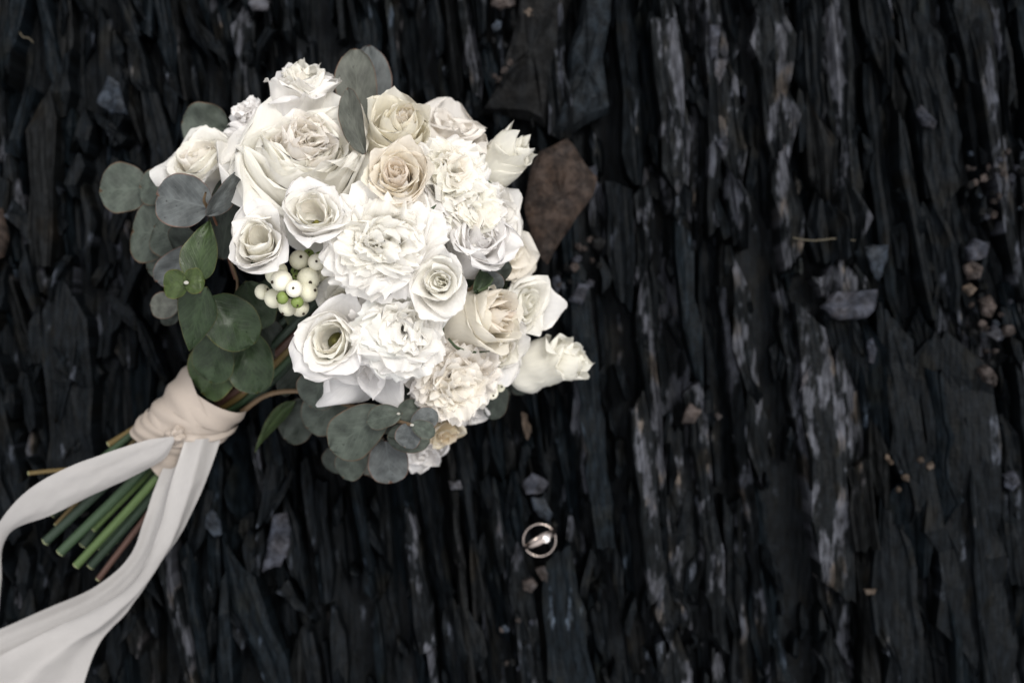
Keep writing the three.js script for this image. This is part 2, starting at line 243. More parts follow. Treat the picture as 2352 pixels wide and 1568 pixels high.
// gravel lodged in the hollows of the rock
{
  const R = rngOf(4242), pockets = [[1325, 600, 55, 75, 16, 'small grey slate pebble in the hollow below the rusty slab', 'pebbles in the hollow below the rusty slab'], [2285, 430, 70, 80, 36, 'small slate pebble in the hollow above the pebble row', 'pebbles in the hollow above the pebble row'], [2275, 770, 45, 80, 20, 'small slate pebble in the crack by the oval pinkish pebble', 'pebbles in the crack by the oval pebble'], [1165, 130, 45, 90, 12, 'small slate pebble between the dark plate and the thin layers', 'pebbles beside the large dark plate'], [1190, 1490, 40, 70, 10, 'small slate pebble in the crack below the rings', 'pebbles in the crack below the rings'], [2090, 1080, 60, 60, 7, 'small tan slate crumb lying on the broad plate', 'crumbs on the broad plate']];
  const mats = [cGrey, cDark, cBrown, cBlue, cDark, cBrown];
  for (const [x, y, sx, sy, n, label, grp] of pockets) for (let i = 0; i < n; i++) {
    const cx = x + (R() * 2 - 1) * sx, cy = y + (R() * 2 - 1) * sy, r = 6 + 11 * R() * R(), a0 = R() * 6, k = 5 + Math.floor(R() * 3), el = 0.6 + 0.5 * R();
    const pts = []; for (let j = 0; j < k; j++) { const a = j / k * Math.PI * 2, q = r * (0.8 + 0.4 * R()); const X = Math.cos(a) * q, Y = Math.sin(a) * q * el; pts.push([cx + X * Math.cos(a0) - Y * Math.sin(a0), cy + X * Math.sin(a0) + Y * Math.cos(a0)]); }
    chip('pebble', pts, 0.002 + 0.003 * R(), grp.startsWith('crumbs') ? cTan : mats[Math.floor(R() * mats.length)], label, (R() - 0.5) * 0.5, (R() - 0.5) * 0.5, grp, 0.001, 'pebble');
  }
}
const strawMat = new THREE.MeshPhysicalMaterial({ color: RGB(0.050, 0.041, 0.023), roughness: 0.6 });
for (const [a, b, label] of [[[1822, 546], [1965, 552], 'thin dry straw lying across the slate layers'], [[44, 74], [76, 98], 'short tan straw on the rock behind the bouquet']]) {
  const h = 0.004, pa = P(a[0], a[1], h), pb = P(b[0], b[1], h), mid = pa.clone().lerp(pb, 0.5); mid.y += 0.0015;
  const m = mesh('straw', tubeGeo([pa, pa.clone().lerp(pb, 0.3).add(V(0, 0.001, 0.0012)), pa.clone().lerp(pb, 0.7).add(V(0, 0.0015, -0.0006)), pb].map(p => p.clone().sub(V(mid.x, h, mid.z))), [0.0004, 0.0005, 0.0003], 6, 8), strawMat, scene); m.position.copy(P((a[0] + b[0]) / 2, (a[1] + b[1]) / 2, h)); m.userData = { label, category: 'straw' };
}

// ---------------------------------------------------------------- rings
{
  const gold = new THREE.MeshPhysicalMaterial({ color: RGB(0.40, 0.345, 0.31), metalness: 1, roughness: 0.25 });
  const bandAt = P(1239, 1239, 0.004), hB = topHeight(bandAt.x, bandAt.z, 0.011);
  const b = mesh('wedding_band', new THREE.LatheGeometry([[8.75, 0.2], [8.9, 0], [9.4, 0], [9.6, 0.3], [9.65, 1.1], [9.6, 1.9], [9.4, 2.2], [8.9, 2.2], [8.75, 2.0], [8.75, 0.2]].map(p => new THREE.Vector2(p[0] / 1000, p[1] / 1000)), 64), gold, scene);
  b.position.copy(P(1239, 1239, hB)); b.rotation.set(0.05, 0, -0.05);
  b.userData = { label: 'plain rose gold band lying flat around the diamond ring', category: 'ring' };
  const g = group('diamond_ring', scene, P(1239, 1232, hB - 0.001));
  g.userData = { label: 'rose gold ring with a round diamond, standing upright inside the plain band', category: 'ring' };
  g.rotation.y = 29.5 * D2R;                                // the ring's plane holds its local x axis and the vertical
  const Rr = 0.0096, tiltA = 0.30;
  mesh('ring_shank', gridGeo(72, 10, (u, v) => {
    const a = u * Math.PI * 2, near = Math.pow(Math.max(0, Math.cos(a)), 3), hw = 0.0009 + 0.0011 * near * (1 - 0.5 * Math.pow(Math.max(0, Math.cos(a)), 40)), th = 0.0008 + 0.0003 * near;
    const c = v * Math.PI * 2, ex = Math.sign(Math.cos(c)) * Math.pow(Math.abs(Math.cos(c)), 0.6), ey = Math.sign(Math.sin(c)) * Math.pow(Math.abs(Math.sin(c)), 0.6), r = Rr + th * ex;
    return [Math.sin(a + tiltA) * r, Rr + 0.0008 + Math.cos(a + tiltA) * r, ey * hw];
  }), gold, g);
  const st = new THREE.LatheGeometry([[0, 0], [0.6, 0.5], [2.35, 2.0], [2.4, 2.12], [1.75, 2.75], [1.3, 2.95], [0, 2.95]].map(p => new THREE.Vector2(p[0] / 1000, p[1] / 1000)), 12).toNonIndexed(); st.computeVertexNormals();
  const set = new THREE.LatheGeometry([[0.7, -0.4], [1.5, 0.5], [2.2, 1.7], [2.45, 1.85], [2.45, 2.2], [2.3, 2.2], [2.2, 1.9]].map(p => new THREE.Vector2(p[0] / 1000, p[1] / 1000)), 28);
  for (const [nm, geo, mt] of [['diamond', st, new THREE.MeshPhysicalMaterial({ color: RGB(1, 1, 1), transmission: 1, thickness: 0.003, ior: 2.2, roughness: 0.02 })], ['setting', set, gold]]) {
    const m = mesh(nm, geo, mt, g); m.position.set(Math.sin(tiltA) * (Rr + 0.0003), Rr + 0.0008 + Math.cos(tiltA) * (Rr + 0.0003), 0); m.rotation.z = -tiltA;
  }
}

// ---------------------------------------------------------------- bouquet
const BO = P(430, 960, 0.022), bouquet = new THREE.Group();
bouquet.name = 'bouquet'; bouquet.position.copy(BO); scene.add(bouquet);
bouquet.userData = { label: 'wedding bouquet of white and blush roses with eucalyptus, tied with ivory ribbon', category: 'bouquet' };
const loc = p => p.clone().sub(BO);
const hd = (px, py) => 0.060 + 0.098 * Math.sqrt(Math.max(0, 1 - Math.pow(Math.hypot(px - 850, py - 600) / 500, 2)));

// petals
const petalTex = dataTex(256, (u, v) => { const q = 0.985 + 0.045 * fbm(u * 34 + 1.5 * noise(v * 3, u * 3), v * 3, 3, 3) + 0.02 * fbm(u * 8, v * 8, 9, 3); return [q, q, q]; }, true);
const petalBump = dataTex(256, (u, v) => { const q = 0.5 + 0.5 * fbm(u * 40 + 2 * noise(v * 3, u * 3), v * 4, 3, 3) + 0.4 * fbm(u * 9, v * 9, 15, 3); return [q, q, q]; }, false);
const petalMats = {};
const petalMat = c => petalMats[c.map(x => x.toFixed(2))] ??= new THREE.MeshPhysicalMaterial({ color: RGB(...c), map: petalTex, bumpMap: petalBump, bumpScale: 0.0003, roughness: 0.75, specularIntensity: 0.4, transmission: 0.47, thickness: 0, side: THREE.DoubleSide });
const mixC = (a, b, t) => a.map((x, i) => Math.round(lerp(x, b[i], t) * 25) / 25 );
const mixF = (a, b, t) => a.map((x, i) => Math.round(lerp(x, b[i], t) * 50) / 50 );

function petalGeo(o) {
  const { L, W, r0, phiB, phiM, phiT, wrap = 1, drop = 0.28, point = 0, ruf = 0, rufF = 3, roll = 0, seed, nu = 12, nv = 12, serr = 0, yb = 0, tw = 0, rmin = 0.13, round = 1 } = o;
  const N = 40, pr = [[r0, yb, phiB]], top = 1.2;
  for (let i = 1; i <= N; i++) { const v = i / N * top, ph = v < 0.38 ? lerp(phiB, phiM, sst(0, 0.38, v)) : v < 0.68 ? phiM : lerp(phiM, phiT, sst(0.68, 1.02, v)), q = pr[i - 1], d = L * top / N; pr.push([q[0] + d * Math.sin(ph), q[1] + d * Math.cos(ph), ph]); }
  return gridGeo(nu, nv, (a, b) => {
    const u = a * 2 - 1, au = Math.abs(u), v = b;
    let ve = v * (1 - drop * 0.6 * Math.pow(au, 2.4) + point * Math.pow(1 - au, 3) + 0.05 * v * noise(u * 2.2, seed, 4) + serr * v * noise(u * 9, seed, 7));
    ve = clamp(ve, 0, 1.19);
    const f = ve / top * N, i = Math.min(N - 1, Math.floor(f)), t = f - i, q = [0, 1, 2].map(k => lerp(pr[i][k], pr[i + 1][k], t));
    const wr = v < 0.5 ? 1 : lerp(1, Math.max(0.30, Math.pow(1 - Math.pow((v - 0.5) / 0.5, 3.2), 0.5)), round), r = Math.max(q[0], 0.0006), w = wr * W * (0.25 + 0.75 * Math.sin(Math.min(1, ve / 0.7) * Math.PI / 2)), rho = Math.max(r * wrap, rmin * W), al = clamp(u * w / rho, -2.7, 2.7) + tw * ve;
    const ca = Math.cos(al), sa = Math.sin(al), e = sst(0.55, 1, Math.max(au * Math.min(1, v * 1.6), v));
    const nd = ruf * L * Math.pow(v, 1.6) * (Math.sin(u * rufF * Math.PI + seed * 2.3) * 0.6 + 0.9 * noise(u * rufF, seed, v * 1.5)) + 0.05 * L * noise(u * 1.3, v * 1.6, seed) * v + roll * L * e * e * (0.7 + 0.6 * noise(u * 1.5, seed, 9));
    const cp = Math.cos(q[2]), sp = Math.sin(q[2]);
    return [r - rho + rho * ca + nd * cp * ca, q[1] - nd * sp, rho * sa + nd * cp * sa, a, b];
  });
}
function flowerGroup(name, label, px, py, h, dir, R, off, spin) {
  const d = V(dir[0], dir[2], dir[1]).normalize(), g = group(name, bouquet, loc(P(px, py, h)));
  g.quaternion.setFromUnitVectors(V(0, 1, 0), d).multiply(new THREE.Quaternion().setFromAxisAngle(V(0, 1, 0), spin));
  if (label) g.userData.label = label; return g;
}
const greenMat = new THREE.MeshPhysicalMaterial({ color: RGB(0.07, 0.12, 0.035), roughness: 0.55, transmission: 0.1, thickness: 0, side: THREE.DoubleSide });
const stemMatG = new THREE.MeshPhysicalMaterial({ color: RGB(0.030, 0.050, 0.018), roughness: 0.5 });
function calyx(g, R, y, n = 5, len = 0.8, spread = 1.0) {
  for (let i = 0; i < n; i++) { const ge = petalGeo({ L: R * len, W: R * 0.09, r0: R * 0.10, phiB: 70 * D2R, phiM: 25 * spread * D2R, phiT: 40 * spread * D2R, drop: 0.1, point: 0.5, seed: 50 + i, nu: 4, nv: 8, yb: y - R * 0.03 }); ge.rotateY(i / n * Math.PI * 2 + 0.4); mesh('sepal', ge, greenMat, g); }
  mesh('receptacle', new THREE.LatheGeometry([[0, -0.16], [0.09, -0.14], [0.16, -0.03], [0.20, 0.06], [0.0, 0.12]].map(p => new THREE.Vector2(p[0] * R, p[1] * R + y)), 12), greenMat, g);
}
function fitPetals(made, R, g, lift, warp = 0.15) {                      // bring the flower to the radius R, a little out of round, its opening at the given point
  const q = [], ys = []; for (const [ge] of made) { const p = ge.attributes.position; for (let i = 0; i < p.count; i += 3) { q.push(Math.hypot(p.getX(i), p.getZ(i))); ys.push(p.getY(i)); } }
  q.sort((a, b) => a - b); ys.sort((a, b) => a - b); const k = R / q[Math.floor(q.length * 0.985)], sd = g.position.x * 90 + g.position.z * 50;
  for (const [ge, m] of made) {
    ge.scale(k, k, k); const p = ge.attributes.position, w = 1.25 / R, a = warp * R;
    for (let i = 0; i < p.count; i++) { const x = p.getX(i) * w, y = p.getY(i) * w, z = p.getZ(i) * w; p.setXYZ(i, p.getX(i) + a * noise(x, y, z + sd), p.getY(i) + a * noise(x + 40, y, z + sd), p.getZ(i) + a * noise(x, y + 40, z + sd)); }
    ge.computeVertexNormals(); mesh('petal', ge, m, g);
  }
  const top = ys[Math.floor(ys.length * 0.96)] * k;
  g.position.addScaledVector(V(0, 1, 0).applyQuaternion(g.quaternion), -top * lift); return k;
}
// spiral flowers (roses, lisianthus, buds)
function rose(px, py, h, Rpx, dir, o) {
  const R = 1.07 * Rpx * mm(h), rr = rngOf(Math.round(px * 7 + py * 13)), g = flowerGroup(o.name || 'rose', o.label, px, py, h, dir, R, o.off ?? 0.75, o.spin ?? 0);
  const n = o.n, open = o.open ?? 22, tip = o.tip ?? 60, made = [];
  for (let i = 0; i < n; i++) {
    const outer = o.outer ?? 0, f = !outer ? i / (n - 1) : i < n - outer ? i / (n - outer - 1) * (o.coreF ?? 0.6) : lerp(0.86, 1, (i - n + outer) / (outer - 1)), j = () => rr() - 0.5;
    const ge = petalGeo({
      rmin: o.rmin ?? 0.13, L: R * lerp(o.Li ?? 0.88, o.Lo ?? 1.18, f) * (1 + 0.10 * j()), W: R * lerp(o.Wi ?? 0.30, o.Wo ?? 0.80, Math.pow(f, 0.8)), r0: R * lerp(o.r0 ?? 0.015, 0.13, f), yb: R * lerp(0.05, -0.02, f),
      phiB: lerp(o.bi ?? 8, o.bo ?? 72, Math.pow(f, 0.85)) * D2R, phiM: (lerp(o.mi ?? -6, open, Math.pow(f, o.pw ?? 1.2)) + 9 * j()) * D2R, phiT: (lerp(o.ti ?? -22, tip, Math.pow(f, o.pt ?? 1.5)) + 24 * j()) * D2R,
      wrap: lerp(0.95, o.wrapO ?? 0.95, f), drop: o.drop ?? 0.26, point: (o.point ?? 0.05) * (0.5 + rr()), ruf: (o.ruf ?? 0.03) * (0.5 + f), rufF: o.rufF ?? 2.2, roll: (o.roll ?? 0.05) * f * f * (0.4 + 1.2 * rr()), seed: i * 1.7 + px * 0.01 + py * 0.017, nu: 16, nv: 16, serr: o.serr ?? 0.01,
    });
    ge.rotateX((o.tiltJ ?? 0.22) * j()); ge.rotateZ((o.tiltJ ?? 0.22) * 0.5 * j());
    ge.rotateY(i * 2.3999632 + (o.jit ?? 0.6) * j());
    made.push([ge, petalMat(mixF(o.ci, o.co, Math.pow(f, o.cp ?? 0.9)))]);
  }
  fitPetals(made, R, g, o.off ?? 0.88, o.warp);
  if (o.centre) { mesh('pistil', new THREE.LatheGeometry([[0, 0], [0.20, 0.02], [0.22, 0.10], [0.12, 0.22], [0.05, 0.34], [0.07, 0.37], [0, 0.39]].map(p => new THREE.Vector2(p[0] * R, p[1] * R)), 12), new THREE.MeshPhysicalMaterial({ color: RGB(...o.centre), roughness: 0.6 }), g); }
  calyx(g, R, 0, o.sepals ?? 4, o.sepalL ?? 0.6, o.sepalS ?? 1.6);
  return { g, R };
}
function carnation(px, py, h, Rpx, dir, o) {
  const R = 1.07 * Rpx * mm(h), rr = rngOf(Math.round(px * 5 + py * 11)), g = flowerGroup(o.name || 'carnation', o.label, px, py, h, dir, R, o.off ?? 0.72, o.spin ?? 0), n = Math.round((o.n ?? 40) * 1.3), made = [];
  for (let k = 0; k < n; k++) {
    const f = k / (n - 1), j = () => rr() - 0.5, pm = lerp(2, o.spread ?? 78, Math.pow(f, 0.8)) + 22 * j();
    const ge = petalGeo({ L: R * lerp(0.95, 1.05, f) * (1 + 0.22 * j()), W: R * lerp(0.50, 0.70, f) * (o.wide ?? 1) * (1 + 0.3 * j()), r0: R * 0.02, rmin: (k < 6 ? 0.10 : 0.34) + 0.5 * rr() * (k < 6 ? 0.2 : 1), wrap: 1.1 + 0.5 * rr(), yb: -0.05 * R, phiB: lerp(2, 62, f) * D2R, phiM: pm * D2R, phiT: (pm + lerp(62, 34, f) + 60 * j()) * D2R, drop: 0.20, ruf: (o.ruf ?? 0.14) * (0.7 + 0.6 * rr()), rufF: 1.8 + 2.0 * rr(), serr: 0.085, round: 0.3, roll: 0.06 * j(), seed: k * 1.37 + px * 0.013, nu: 22, nv: 12, tw: 0.9 * j() });
    ge.rotateY(k * 2.3999632 + 1.2 * j());
    made.push([ge, petalMat(mixF(o.ci, o.co, clamp(f + j() * 0.5, 0, 1)))]);
  }
  fitPetals(made, R, g, o.off ?? 0.8);
  calyx(g, R, -0.05 * R, 4, 0.4, 0.8);
  return { g, R };
}
const CREAM = [0.95, 0.92, 0.82], WHITE = [0.96, 0.94, 0.90], COOL = [0.96, 0.945, 0.92], WARM = [0.97, 0.93, 0.85], BLUSH = [0.90, 0.76, 0.66], PEACH = [0.90, 0.80, 0.68], YCREAM = [0.89, 0.85, 0.69], GREENW = [0.955, 0.94, 0.85], BEIGE = [0.93, 0.90, 0.84], BUFF = [0.94, 0.83, 0.64];
const lis = { name: 'lisianthus', n: 13, r0: 0.08, Li: 0.80, Lo: 1.2, Wi: 0.55, Wo: 1.02, bi: 30, bo: 74, mi: -8, open: 24, ti: -8, tip: 74, ruf: 0.055, rufF: 1.5, roll: 0.08, drop: 0.15, point: 0, ci: WARM, co: COOL, centre: [0.13, 0.13, 0.02], serr: 0.02, pw: 1, jit: 1.0 };

rose(688, 188, 0.098, 74, [0.06, -0.86, 0.50], { ...lis, n: 17, name: 'rose', label: 'ruffled white rose under the long eucalyptus leaves', Li: 1.5, Lo: 1.65, bi: 12, bo: 92, mi: -4, open: 0, ti: -8, tip: 42, ci: WARM, co: COOL, centre: null, ruf: 0.05, serr: 0.05, rufF: 2.4 });
carnation(565, 262, 0.085, 62, [-0.35, -0.6, 0.7], { n: 18, ci: COOL, co: COOL, label: 'small frilled white carnation behind the large cream rose' });
rose(460, 362, 0.092, 92, [-0.30, -0.62, 0.72], { ...lis, n: 18, name: 'rose', label: 'loose white rose behind the round eucalyptus leaf', ci: CREAM, co: WHITE, centre: null, ti: -10, tip: 85 });
rose(693, 350, 0.116, 162, [0.02, -0.60, 0.80], { n: 52, outer: 7, coreF: 0.62, label: 'large many petalled cream garden rose', ci: [0.975, 0.945, 0.865], co: [0.97, 0.957, 0.91], Li: 1.0, Lo: 1.20, Wi: 0.24, Wo: 1.15, bi: 4, bo: 92, mi: 0, open: 10, ti: 0, tip: 100, pt: 3.5, pw: 1.6, ruf: 0.045, rufF: 1.8, roll: 0.10, r0: 0.02, sepals: 5, drop: 0.15, point: 0, jit: 1.4, tiltJ: 0.24 });
rose(922, 282, 0.112, 72, [0.25, -0.50, 0.80], { n: 20, label: 'buff cream rose bud leaning on long eucalyptus leaves', ci: [0.975, 0.92, 0.82], co: [0.97, 0.945, 0.83], tiltJ: 0.10, jit: 0.4, ruf: 0.015, warp: 0.08, Li: 1.15, Lo: 1.25, open: 0, mi: -6, ti: -25, tip: 28, bo: 88, pt: 2.5, point: 0.06, Wo: 1.0, drop: 0.2 });
rose(1040, 292, 0.082, 84, [0.40, -0.72, 0.50], { ...lis, n: 12, label: 'beige white lisianthus with pleated petals', ci: BEIGE, co: BEIGE, ruf: 0.09, rufF: 3, centre: null, tip: 45 });
rose(914, 402, 0.146, 70, [0.02, -0.34, 0.94], { n: 26, label: 'blush pink rose with a tight spiral centre', ci: [0.97, 0.87, 0.75], co: [0.96, 0.91, 0.80], tiltJ: 0.10, jit: 0.4, ruf: 0.015, warp: 0.08, Li: 1.05, Lo: 1.22, Wi: 0.30, Wo: 1.0, mi: -2, open: 5, ti: -8, tip: 38, pt: 1.6, bi: 3, bo: 84, roll: 0.05, drop: 0.2 });
carnation(1045, 395, 0.122, 94, [0.40, -0.35, 0.85], { n: 30, ci: WARM, co: COOL, label: 'frilled white carnation between blush rose and pointed bud' });
carnation(1085, 482, 0.118, 98, [0.50, -0.05, 0.85], { n: 28, ci: WARM, co: COOL, label: 'frilled white carnation behind the smooth white lisianthus' });
rose(1184, 344, 0.085, 52, [0.68, -0.52, 0.50], { n: 9, name: 'rose_bud', label: 'pointed greenish white rose bud standing clear of the bouquet', ci: GREENW, co: GREENW, Li: 1.25, Lo: 1.3, Wi: 0.6, Wo: 1.0, bi: 40, bo: 108, mi: -6, open: -4, ti: -20, tip: -2, point: 0.10, drop: 0.22, sepals: 5, sepalL: 1.3, sepalS: 0.5, ruf: 0.02, roll: 0.04, tiltJ: 0.1, warp: 0.09 });
rose(1158, 486, 0.090, 70, [0.75, -0.1, 0.55], { ...lis, n: 11, label: 'white lisianthus seen edge on below the pointed bud', ci: WHITE, co: WHITE, centre: null });
rose(1180, 586, 0.074, 66, [0.7, 0.1, 0.6], { ...lis, n: 11, label: 'creamy lisianthus tucked behind the small dark leaves', ci: CREAM, co: WARM, centre: null });
carnation(878, 558, 0.152, 128, [0.02, 0.0, 1], { n: 36, ci: [0.965, 0.94, 0.87], co: [0.96, 0.945, 0.91], label: 'large ruffled cream white carnation in the middle', wide: 1.0, ruf: 0.14 });
rose(722, 484, 0.150, 76, [0.03, -0.45, 0.89], { ...lis, r0: 0.16, mi: 1, ti: 2, bi: 42, n: 13, centre: [0.16, 0.145, 0.022], label: 'white lisianthus with a green centre below the large cream rose', co: COOL, ci: WARM, spin: 1 });
rose(588, 545, 0.142, 78, [-0.10, -0.38, 0.92], { ...lis, n: 14, r0: 0.12, mi: 2, centre: [0.13, 0.12, 0.02], label: 'white lisianthus with rolled petals above the berries', Li: 0.95, bi: 26, spin: 2.2 });
rose(1104, 545, 0.118, 80, [0.45, -0.50, 0.75], { ...lis, n: 14, label: 'smooth petalled white lisianthus above the small dark leaves', ci: COOL, co: COOL, tip: 50, open: 8, centre: null });
rose(1010, 648, 0.146, 74, [0.12, -0.05, 0.98], { ...lis, n: 11, label: 'white lisianthus opening around a green tinted bud', r0: 0.02, bi: 14, n: 13, ci: GREENW, co: WHITE, spin: 0.5, centre: null });
rose(786, 686, 0.122, 62, [-0.3, 0.0, 0.95], { ...lis, n: 10, label: 'half hidden white lisianthus beside the berries', ci: WARM, co: WHITE });
carnation(922, 760, 0.136, 112, [0.08, 0.20, 0.95], { n: 26, ci: [0.93, 0.91, 0.86], co: COOL, label: 'open ruffled white carnation above the eucalyptus rosette', wide: 1.1, ruf: 0.14 });
rose(1142, 726, 0.112, 66, [0.78, -0.05, 0.58], { n: 24, label: 'cream blush rose lying sideways with tight centre', ci: [0.97, 0.88, 0.77], co: [0.96, 0.92, 0.82], tiltJ: 0.10, jit: 0.4, ruf: 0.015, warp: 0.08, Li: 1.25, Lo: 1.3, Wi: 0.3, Wo: 1.0, open: 0, mi: -6, ti: -20, tip: 20, bo: 92, pt: 2.5, sepals: 5, sepalL: 1.3, sepalS: 0.6, drop: 0.2 });
rose(1215, 698, 0.078, 74, [0.60, -0.1, 0.75], { ...lis, n: 14, name: 'rose', label: 'greenish white rose beside the cream blush rose', ci: GREENW, co: [0.955, 0.945, 0.89], centre: null, ti: -10, drop: 0.22, point: 0.05 });
rose(1312, 822, 0.062, 60, [0.78, -0.22, 0.50], { n: 13, name: 'rose_bud', label: 'half open greenish white bud reaching over the rock', ci: GREENW, co: [0.955, 0.945, 0.86], Li: 1.25, Lo: 1.3, Wi: 0.6, Wo: 1.0, bi: 30, bo: 108, mi: -4, open: -3, ti: -10, tip: 14, point: 0.06, drop: 0.2, sepals: 5, sepalL: 0.6, ruf: 0.04, roll: 0.05, tiltJ: 0.3 });
rose(756, 782, 0.138, 92, [-0.10, -0.02, 0.98], { ...lis, r0: 0.16, mi: 0, ti: 0, bi: 40, n: 14, centre: [0.10, 0.095, 0.018], label: 'wide white lisianthus with a dark hollow centre', tip: 84, open: 28, spin: 4 });
rose(1158, 806, 0.088, 72, [0.45, 0.20, 0.80], { ...lis, n: 12, label: 'cup shaped white lisianthus beside the half open bud', ci: CREAM, co: COOL, centre: null });
carnation(1048, 884, 0.102, 106, [0.28, 0.45, 0.80], { n: 32, ci: [0.95, 0.91, 0.84], co: [0.95, 0.92, 0.88], label: 'pale blush frilled carnation below the cream blush rose' });
rose(850, 868, 0.110, 116, [0.0, 0.60, 0.74], { ...lis, n: 8, label: 'drooping white lisianthus with curled pointed petals over eucalyptus', ci: COOL, co: COOL, Wi: 0.4, Wo: 0.62, open: 50, tip: 112, point: 0.16, drop: 0.4, ruf: 0.10, centre: null });
rose(1028, 1000, 0.064, 42, [0.2, 0.7, 0.6], { ...lis, n: 10, name: 'rose', label: 'wilting buff yellow rose below the blush carnation', ci: BUFF, co: [0.95, 0.86, 0.70], centre: null });
rose(968, 1044, 0.050, 56, [0.0, 0.7, 0.6], { ...lis, n: 9, label: 'drooping white lisianthus under the eucalyptus rosette', ci: COOL, co: COOL, ruf: 0.10, centre: null, drop: 0.3 });
rose(1086, 962, 0.055, 40, [0.35, 0.75, 0.5], { ...lis, n: 6, label: 'narrow hanging white petals below the small berries', ci: COOL, co: COOL, centre: null, drop: 0.3 });

// eucalyptus
const leafTex = {};
function leafTexture(kind) {
  const grey = kind === 'grey';
  return leafTex[kind] ??= dataTex(512, (u, v) => {
    const x = Math.abs(u - 0.5) * 2, w = 0.05 * noise(v * 5, u * 3, 2), mid = 1 - sst(0.010, 0.045 * (1.25 - v), x + w * 0.1);
    const sv = (v - x * 0.62 + 0.03 * noise(u * 7, v * 7)) * 7.5, side = 1 - sst(0.0, 0.13, Math.abs(sv - Math.round(sv)) * (0.6 + x)), net = 1 - sst(0, 0.05, Math.abs(fbm(u * 16, v * 16, u < 0.5 ? 3 : 8, 2)));
    const bloom = 0.5 + fbm(u * 4, v * 4, 20, 4) * 1.3, spot = sst(0.34, 0.42, fbm(u * 22, v * 22, 44, 2));
    let q = 0.72 + 0.30 * bloom + (grey ? 0.12 : 0.24) * side * 0.7 + 0.40 * mid + (grey ? 0.04 : 0.12) * net; q *= 1 - 0.40 * spot;
    return [q * (1 + 0.10 * mid), q, q * (1 - 0.06 * mid)];
  }, true);
}
const leafMats = {};
function leafMat(kind, c) { return leafMats[kind + c] ??= new THREE.MeshPhysicalMaterial({ color: RGB(...c), map: leafTexture(kind), bumpMap: leafTexture(kind), bumpScale: 0.00025, vertexColors: true, roughness: kind === 'grey' ? 0.58 : 0.40, specularIntensity: 0.5, transmission: 0.12, thickness: 0, side: THREE.DoubleSide }); }
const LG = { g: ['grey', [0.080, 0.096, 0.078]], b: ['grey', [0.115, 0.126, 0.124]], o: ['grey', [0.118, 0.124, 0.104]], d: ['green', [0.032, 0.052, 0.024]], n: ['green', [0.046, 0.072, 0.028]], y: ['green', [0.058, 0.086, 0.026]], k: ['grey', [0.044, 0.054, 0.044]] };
function leaf(parent, a, b, wpx, tone, o = {}) {            // a, b: base and tip [x, y, height]
  const A = P(...a), B = P(...b), ax = B.clone().sub(A), L = ax.length(); ax.normalize();
  const up = V(0, 1, 0).addScaledVector(ax, -ax.y).normalize().applyAxisAngle(ax, (o.roll || 0) * D2R), sd = V().crossVectors(ax, up).normalize();
  const W = wpx * mm((a[2] + b[2]) / 2) / 2, sh = o.shape || 'round', sd0 = (a[0] * 0.37 + a[1] * 0.11 + b[0]) * 0.1, bend = o.bend ?? 0.06, cup = o.cup ?? 0.20;
  const prof = t => sh === 'round' ? Math.pow(Math.max(0, 1 - Math.pow(Math.abs(2 * t - 1), 2.15)), 0.5) : sh === 'long' ? Math.pow(Math.max(0, 1 - Math.pow(Math.abs(t < 0.58 ? (0.58 - t) / 0.58 : (t - 0.58) / 0.42), 2.0)), 0.55) : Math.pow(Math.sin(Math.PI * Math.pow(t, 0.72)), 0.85) * (1 - 0.25 * t);
  const nu = 14, nv = 20, edge = 0.06, us = [], cols = [];
  for (let i = 0; i <= nu; i++) us.push(i === 0 ? -1 : i === nu ? 1 : i === 1 ? -1 + edge : i === nu - 1 ? 1 - edge : -1 + edge + (2 - 2 * edge) * (i - 1) / (nu - 2));
  const rim = tone === 'y' || tone === 'n' || tone === 'd' ? [2.2, 1.35, 0.9] : [1.5, 0.72, 0.5];
  const g = gridGeo(nu, nv, (a_, b_) => {
    const i = Math.round(a_ * nu), j = Math.round(b_ * nv), t = j === 0 ? 0 : j === nv ? 1 : j === nv - 1 ? 0.985 : j === 1 ? 0.015 : b_, u = us[i];
    let w = W * prof(t) * (1 + 0.08 * noise(t * 3, u < 0 ? 3 : 8, sd0)) + (j === 0 || j === nv ? 0.00025 : 0);
    const notch = sh === 'round' ? 0.035 * L * (1 - Math.min(1, Math.abs(u) * 2.2)) * (t > 0.9 ? (t - 0.9) * 8 : 0) * (o.notch ?? 0.6) : 0;
    const x = t * L - notch, k = -bend * L * (2 * t - 1) * (2 * t - 1) + cup * W * u * u * (prof(t)) - 0.05 * W * (1 - Math.min(1, Math.abs(u) * 5)) + 0.20 * W * noise(t * 2.2, u * 1.2, sd0) + 0.07 * W * noise(t * 5, u * 4, sd0 + 5);
    const q = A.clone().addScaledVector(ax, x).addScaledVector(sd, u * w).addScaledVector(up, k).sub(BO);
    cols.push(...((i === 0 || i === nu || j === nv || j === 0) ? rim : [1, 1, 1]));
    return [q.x, q.y, q.z, 0.5 + 0.5 * u * prof(t) * 0.98, t];
  });
  g.setAttribute('color', new THREE.Float32BufferAttribute(cols, 3));
  const m = mesh('leaf', g, leafMat(...LG[tone]), parent); return m;
}
const twigMat = new THREE.MeshPhysicalMaterial({ color: RGB(0.13, 0.085, 0.045), roughness: 0.6 }), twigRed = new THREE.MeshPhysicalMaterial({ color: RGB(0.16, 0.075, 0.045), roughness: 0.6 });
function twig(parent, pts, r0, r1, mat = twigMat) { return mesh('stem', tubeGeo(pts.map(p => loc(P(...p))), [r0, (r0 + r1) / 2, r1], 7, 14), mat, parent); }

